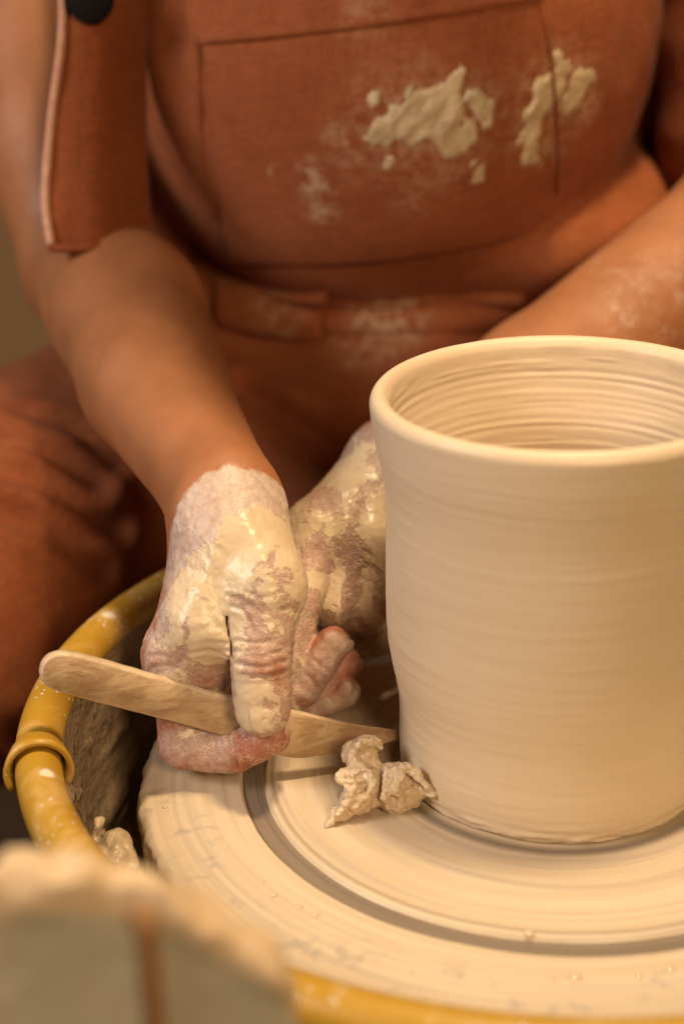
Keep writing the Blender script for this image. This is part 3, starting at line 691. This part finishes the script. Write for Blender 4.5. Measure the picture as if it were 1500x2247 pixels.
for pts in ([(432, 76), (438, 200), (446, 340), (470, 480)], [(1180, 0), (1205, 90), (1216, 200), (1224, 300), (1222, 420)]):
    P = trace(ovsdf, spline(pts, 40), .55, 70); P = march_y(P[:, 0].copy(), P[:, 2].copy()); P[:, 1] -= .0018
    s = tube('seam', P, .0008, CLOTH, ov, 8)

# clay wiped on the bib: thick irregular smears
from mathutils.bvhtree import BVHTree
BVH = []
for o in [ov]+[c for c in person.children_recursive if c.name.split('.')[0] in ('pocket', 'pocket_hem')]:
    bm = bmesh.new(); bm.from_mesh(o.data); BVH.append(BVHTree.FromBMesh(bm)); bm.free()
def smear(blobs, thick, seed, thr=.0):
    P = np.array([on_cloth(b[0], b[1]) for b in blobs]); r = np.array([b[2] for b in blobs])*.00027
    lo = P.min(0)-.02; hi = P.max(0)+.02; st = .0010
    xs = np.arange(lo[0], hi[0], st); zs = np.arange(lo[2], hi[2], st)
    X, Zg = np.meshgrid(xs, zs, indexing='ij'); p = march_y(X.ravel().copy(), Zg.ravel().copy())
    for i in range(len(p)):
        if np.min(np.hypot(p[i, 0]-P[:, 0], p[i, 2]-P[:, 2])-r) > .012: continue
        hits = [b.ray_cast(Vector((p[i, 0], .05, p[i, 2])), Vector((0, 1, 0))) for b in BVH]
        ys_ = [h[0].y for h in hits if h[0] is not None]
        if ys_: p[i, 1] = min(ys_)
    d = np.full(len(p), 1.)
    for k in range(len(P)):
        d = smin(d, np.hypot(p[:, 0]-P[k, 0], p[:, 2]-P[k, 2])-r[k], .006)
    a_, b_ = p[:, 0]*.55+p[:, 2]*.83, -p[:, 0]*.83+p[:, 2]*.55; st_ = np.stack([a_*55, b_*170, 0*a_], 1)
    nn = fbm(st_, 4, seed); d = d+nn*.0044+fbm(p*420, 2, seed+2)*.0011
    msk = sstep(.0006, -.004, d)
    h = thick*msk*(.7+.8*fbm(st_*1.1+5, 3, seed+5))+.0003
    q = p.copy(); q[:, 1] -= np.where(d < -.0004, h, -.0012)
    Fq = grid_faces(len(xs), len(zs))[:, ::-1]; keep = (d[Fq] < .0004).any(1)
    used = np.unique(Fq[keep]); mp = np.full(len(p), -1); mp[used] = np.arange(len(used))
    return mesh_np('clay_smear', q[used], mp[Fq[keep]], SMEAR, ov)
smear([(825, 285, 24), (880, 275, 42), (940, 250, 50), (985, 215, 34), (1003, 140, 13), (1000, 170, 16), (985, 310, 26), (1005, 270, 24), (830, 225, 12), (1012, 120, 8), (960, 205, 14), (915, 205, 12), (850, 320, 14), (800, 300, 9)], .0012, 3)
smear([(1035, 205, 18), (1048, 235, 15), (1075, 270, 8)], .0010, 8)
smear([(1185, 205, 26), (1205, 190, 26), (1160, 245, 16), (1150, 292, 15), (1165, 345, 16), (1160, 300, 10)], .0011, 13)
smear([(1240, 150, 26), (1275, 175, 20), (1255, 225, 22)], .0006, 18)
smear([(1035, 360, 13), (1055, 385, 8)], .0008, 23); smear([(855, 350, 9), (880, 345, 6)], .0007, 27); smear([(735, 300, 7), (760, 315, 6)], .0006, 29)

# ------------------------------------------------------------------ sleeves
def sheet(name, rows, mat, parent, thick=.0025, nu=36, nv=60, wav=.0012, seed=0):
    rows = np.array(rows, float)                     # rows[v][u] control points
    R1 = np.array([spline(r, nu) for r in rows]); G = np.array([spline(R1[:, k], nv) for k in range(nu)])   # nu x nv
    p = G.reshape(-1, 3); p = p+np.array([0, -1., 0])*(wav*fbm(p*np.array([30, 30, 55]), 3, seed))[:, None]
    du = np.gradient(p.reshape(nu, nv, 3), axis=0); dv = np.gradient(p.reshape(nu, nv, 3), axis=1); n = np.cross(du, dv).reshape(-1, 3); n /= np.linalg.norm(n, axis=1)[:, None]
    V = np.vstack([p, p+n*thick]); F = grid_faces(nu, nv); b = len(p); F = np.vstack([F[:, ::-1], F+b])
    i = np.arange(nu*nv).reshape(nu, nv); loop = np.concatenate([i[:, 0], i[-1, 1:], i[-2::-1, -1], i[0, -2:0:-1]])
    l2 = np.roll(loop, -1); F = np.vstack([F, np.stack([loop, l2, l2+b, loop+b], 1)])
    return mesh_np(name, V, F, mat, parent)
sl = sheet('sleeve', [[at(126, -160, .245), at(190, -160, .243), at(256, -160, .262), at(335, -160, .285)], [at(135, 60, .242), at(190, 60, .241), at(248, 60, .25), at(325, 60, .28)],
                      [at(112, 260, .232), at(170, 260, .232), at(238, 260, .240), at(322, 260, .268)], [at(98, 430, .216), at(160, 430, .216), at(231, 430, .223), at(328, 430, .252)], [at(106, 545, .205), at(160, 547, .206), at(229, 540, .212), at(338, 528, .242)]], CLOTH2, person, seed=5)
tube('piping', spline([at(129, -150, .244), at(136, 60, .241), at(112, 260, .231), at(99, 430, .215), at(111, 538, .204)], 60), .0021, mat_cloth('piping_cloth', (.50, .26, .18), (.56, .31, .22), False), sl, 10)
tube('hem', spline([at(107, 543, .2045), at(160, 545, .2055), at(229, 539, .2115), at(338, 527, .2415)], 40), .0020, CLOTH2, sl, 10)
bt = tube('button', [at(197, -4, .237), at(197, -4, .2385), at(197, -4, .241)], [.010, .0115, .011], DARK, sl, 24)
V, F = surface([Blend([Cone(at(1665, -300, .34), at(1672, 280, .335), .0555, .054), Cone(at(1672, 280, .335), at(1695, 400, .325), .054, .050)], .01)], g(.02, .40, .004), g(.2, .45, .004), g(.1, .45, .004))
sl2 = mesh_np('sleeve', V, F, CLOTH2, person); V = coords(sl2); Nn = normals(sl2); setco(sl2, V+Nn*(.002*fbm(V*30, 3, 6))[:, None])

# ------------------------------------------------------------------ clay trimmings
def lumpy(name, cones, k, vox, disp, mat, seed):
    B = Blend([Cone(*c) for c in cones], k)
    P = np.array([c[0] for c in cones]+[c[1] for c in cones]); r = max(max(c[2], c[3]) for c in cones)+.006
    lo = P.min(0)-r; hi = P.max(0)+r
    V, F = surface([B], *[np.arange(lo[q], hi[q], vox) for q in range(3)])
    o = mesh_np(name, V, F, mat); V = coords(o); Nn = normals(o)
    f = 1/disp
    rd = 1-np.abs(fbm(V*f*.20+.3*fbm(V*f*.1, 2, seed+3)[:, None], 3, seed))
    V = V+Nn*((rd-.75)*disp*1.5+fbm(V*f*.55, 2, seed+9)*disp*.35)[:, None]
    setco(o, V); return o
def sc(*pts): return [(at(*a[:3]), at(*b[:3]), a[3], b[3]) for a, b in zip(pts, pts[1:])]
scrap = lumpy('clay_trimming', sc((718, 1812, -.043, .0012), (745, 1785, -.038, .0030), (785, 1750, -.033, .0055), (812, 1715, -.028, .0060), (790, 1700, -.03, .004), (752, 1705, -.032, .003))
              + sc((785, 1750, -.033, .005), (830, 1745, -.030, .004), (825, 1700, -.026, .0045))
              + sc((812, 1715, -.026, .005), (800, 1675, -.022, .0045), (785, 1655, -.021, .0055), (808, 1640, -.020, .0042), (825, 1632, -.019, .002))
              + sc((830, 1735, -.028, .004), (870, 1715, -.027, .0068), (900, 1725, -.029, .006), (870, 1750, -.031, .006), (905, 1745, -.03, .0045))
              + sc((900, 1712, -.027, .004), (925, 1725, -.031, .0028), (948, 1742, -.036, .0020))
              + sc((745, 1712, -.037, .0013), (772, 1722, -.039, .0016), (768, 1748, -.040, .0014), (742, 1785, -.0425, .0012)) + sc((805, 1690, -.034, .0012), (818, 1718, -.036, .0015), (800, 1748, -.040, .0013), (775, 1775, -.041, .0011))
              + sc((846, 1690, -.034, .0012), (852, 1715, -.036, .0016), (845, 1748, -.038, .0013), (850, 1772, -.037, .0011)) + sc((868, 1690, -.034, .0014), (880, 1705, -.036, .0013), (872, 1735, -.038, .0014), (885, 1765, -.037, .0011))
              + sc((858, 1688, -.032, .0011), (890, 1682, -.032, .0014), (915, 1700, -.034, .0013), (935, 1728, -.037, .0012)) + sc((770, 1660, -.026, .0012), (790, 1632, -.025, .0014), (818, 1626, -.024, .0012), (834, 1640, -.024, .001)) + sc((775, 1668, -.027, .0013), (795, 1690, -.031, .0014), (780, 1700, -.034, .0012)), .0026, .00042, .0009, SCRAP, 41)
tag(scrap, 'crumpled clump of trimmed clay lying on the wheel head against the pot', 'clay trimming')
def pol(r, deg, z): return np.array([r*math.cos(math.radians(deg)), r*math.sin(math.radians(deg)), z])
def heap(*q): return [(pol(*a[:3]), pol(*b[:3]), a[3], b[3]) for a, b in zip(q, q[1:])]
for pts, nm, sd in ((heap((.177, 197.5, -.051, .0105), (.1775, 197, -.020, .0095), (.1775, 196.8, -.008, .0075), (.176, 194.8, -.002, .0050)) + heap((.1765, 199, -.012, .0065), (.178, 195, -.012, .0060)), 'larger glossy lump of wet clay heaped in the pan beside the wheel head', 3),
                    (heap((.182, 192.5, -.052, .0055), (.1825, 192.6, -.012, .0045), (.1815, 192.4, .001, .0026)), 'small upright flake of clay stuck inside the yellow pan rim', 9)):
    o = lumpy('clay_lump', pts, .005, .0010, .0019, LUMP, sd)
    tag(o, nm, 'clay lump'); o['group'] = 'clay left in the splash pan'

# ------------------------------------------------------------------ board in the foreground
YB = -.262
op = spline([(-160, 1945), (0, 1950), (120, 1944), (240, 1955), (370, 1985), (490, 2055), (585, 2118), (632, 2170), (650, 2265)], 80)
T0 = np.array([at(x, y, YB) for x, y in op]); zb = -.0618
nv = 60; tt = np.linspace(0, 1, nv)
G = np.array([[(p[0], p[1], p[2]+(zb-p[2])*t) for t in tt] for p in T0]); p = G.reshape(-1, 3)
Tt = np.tile(tt, len(op)); hgt = np.repeat(T0[:, 2]-zb, nv)*Tt
# front face, rounded top edge, back face
TH = .011; edge = []
for k, q in enumerate(T0):
    for a_ in np.linspace(0, math.pi, 9): edge.append((q[0], q[1]+TH/2-TH/2*math.cos(a_), q[2]+.003*math.sin(a_)))
E_ = np.array(edge).reshape(len(op), 9, 3); Bk = G.copy(); Bk[:, :, 1] += TH
ALL = np.concatenate([G[:, ::-1], E_[:, 1:-1], Bk], 1); n2 = ALL.shape[1]
Vb = ALL.reshape(-1, 3)
crust = np.interp(np.abs(np.repeat(T0[:, 2], n2)-Vb[:, 2]), [0, .004, .012], [1., .75, 0]); crust[Vb[:, 2] > np.repeat(T0[:, 2], n2)] = 1
Vb = Vb+np.stack([0*crust, -1*crust*.0040*np.maximum(fbm(Vb*90, 3, 4), -.3), crust*.0030*fbm(Vb*120, 3, 9)], 1)
Fb = grid_faces(len(op), n2, cv=True)
bd = mesh_np('splash_board', Vb, Fb, BOARD); attr(bd, 'crust', crust)
bm = bmesh.new(); bm.from_mesh(bd.data)
bmesh.ops.holes_fill(bm, edges=[e for e in bm.edges if e.is_boundary], sides=0); bmesh.ops.recalc_face_normals(bm, faces=bm.faces); bm.to_mesh(bd.data); bm.free()
tag(bd, 'blurred grey-green board with a clay-crusted top edge in the foreground', 'board')
sx = at(322, 2050, YB-.002)
tube('seam', [(sx[0]-.001, YB-.0012, at(322, 1990, YB)[2]), (sx[0], YB-.0012, sx[2]), (sx[0]+.001, YB-.0012, zb+.002)], .0026, M('rust_seam', .7).col((.25, .125, .045)).m, bd, 8)
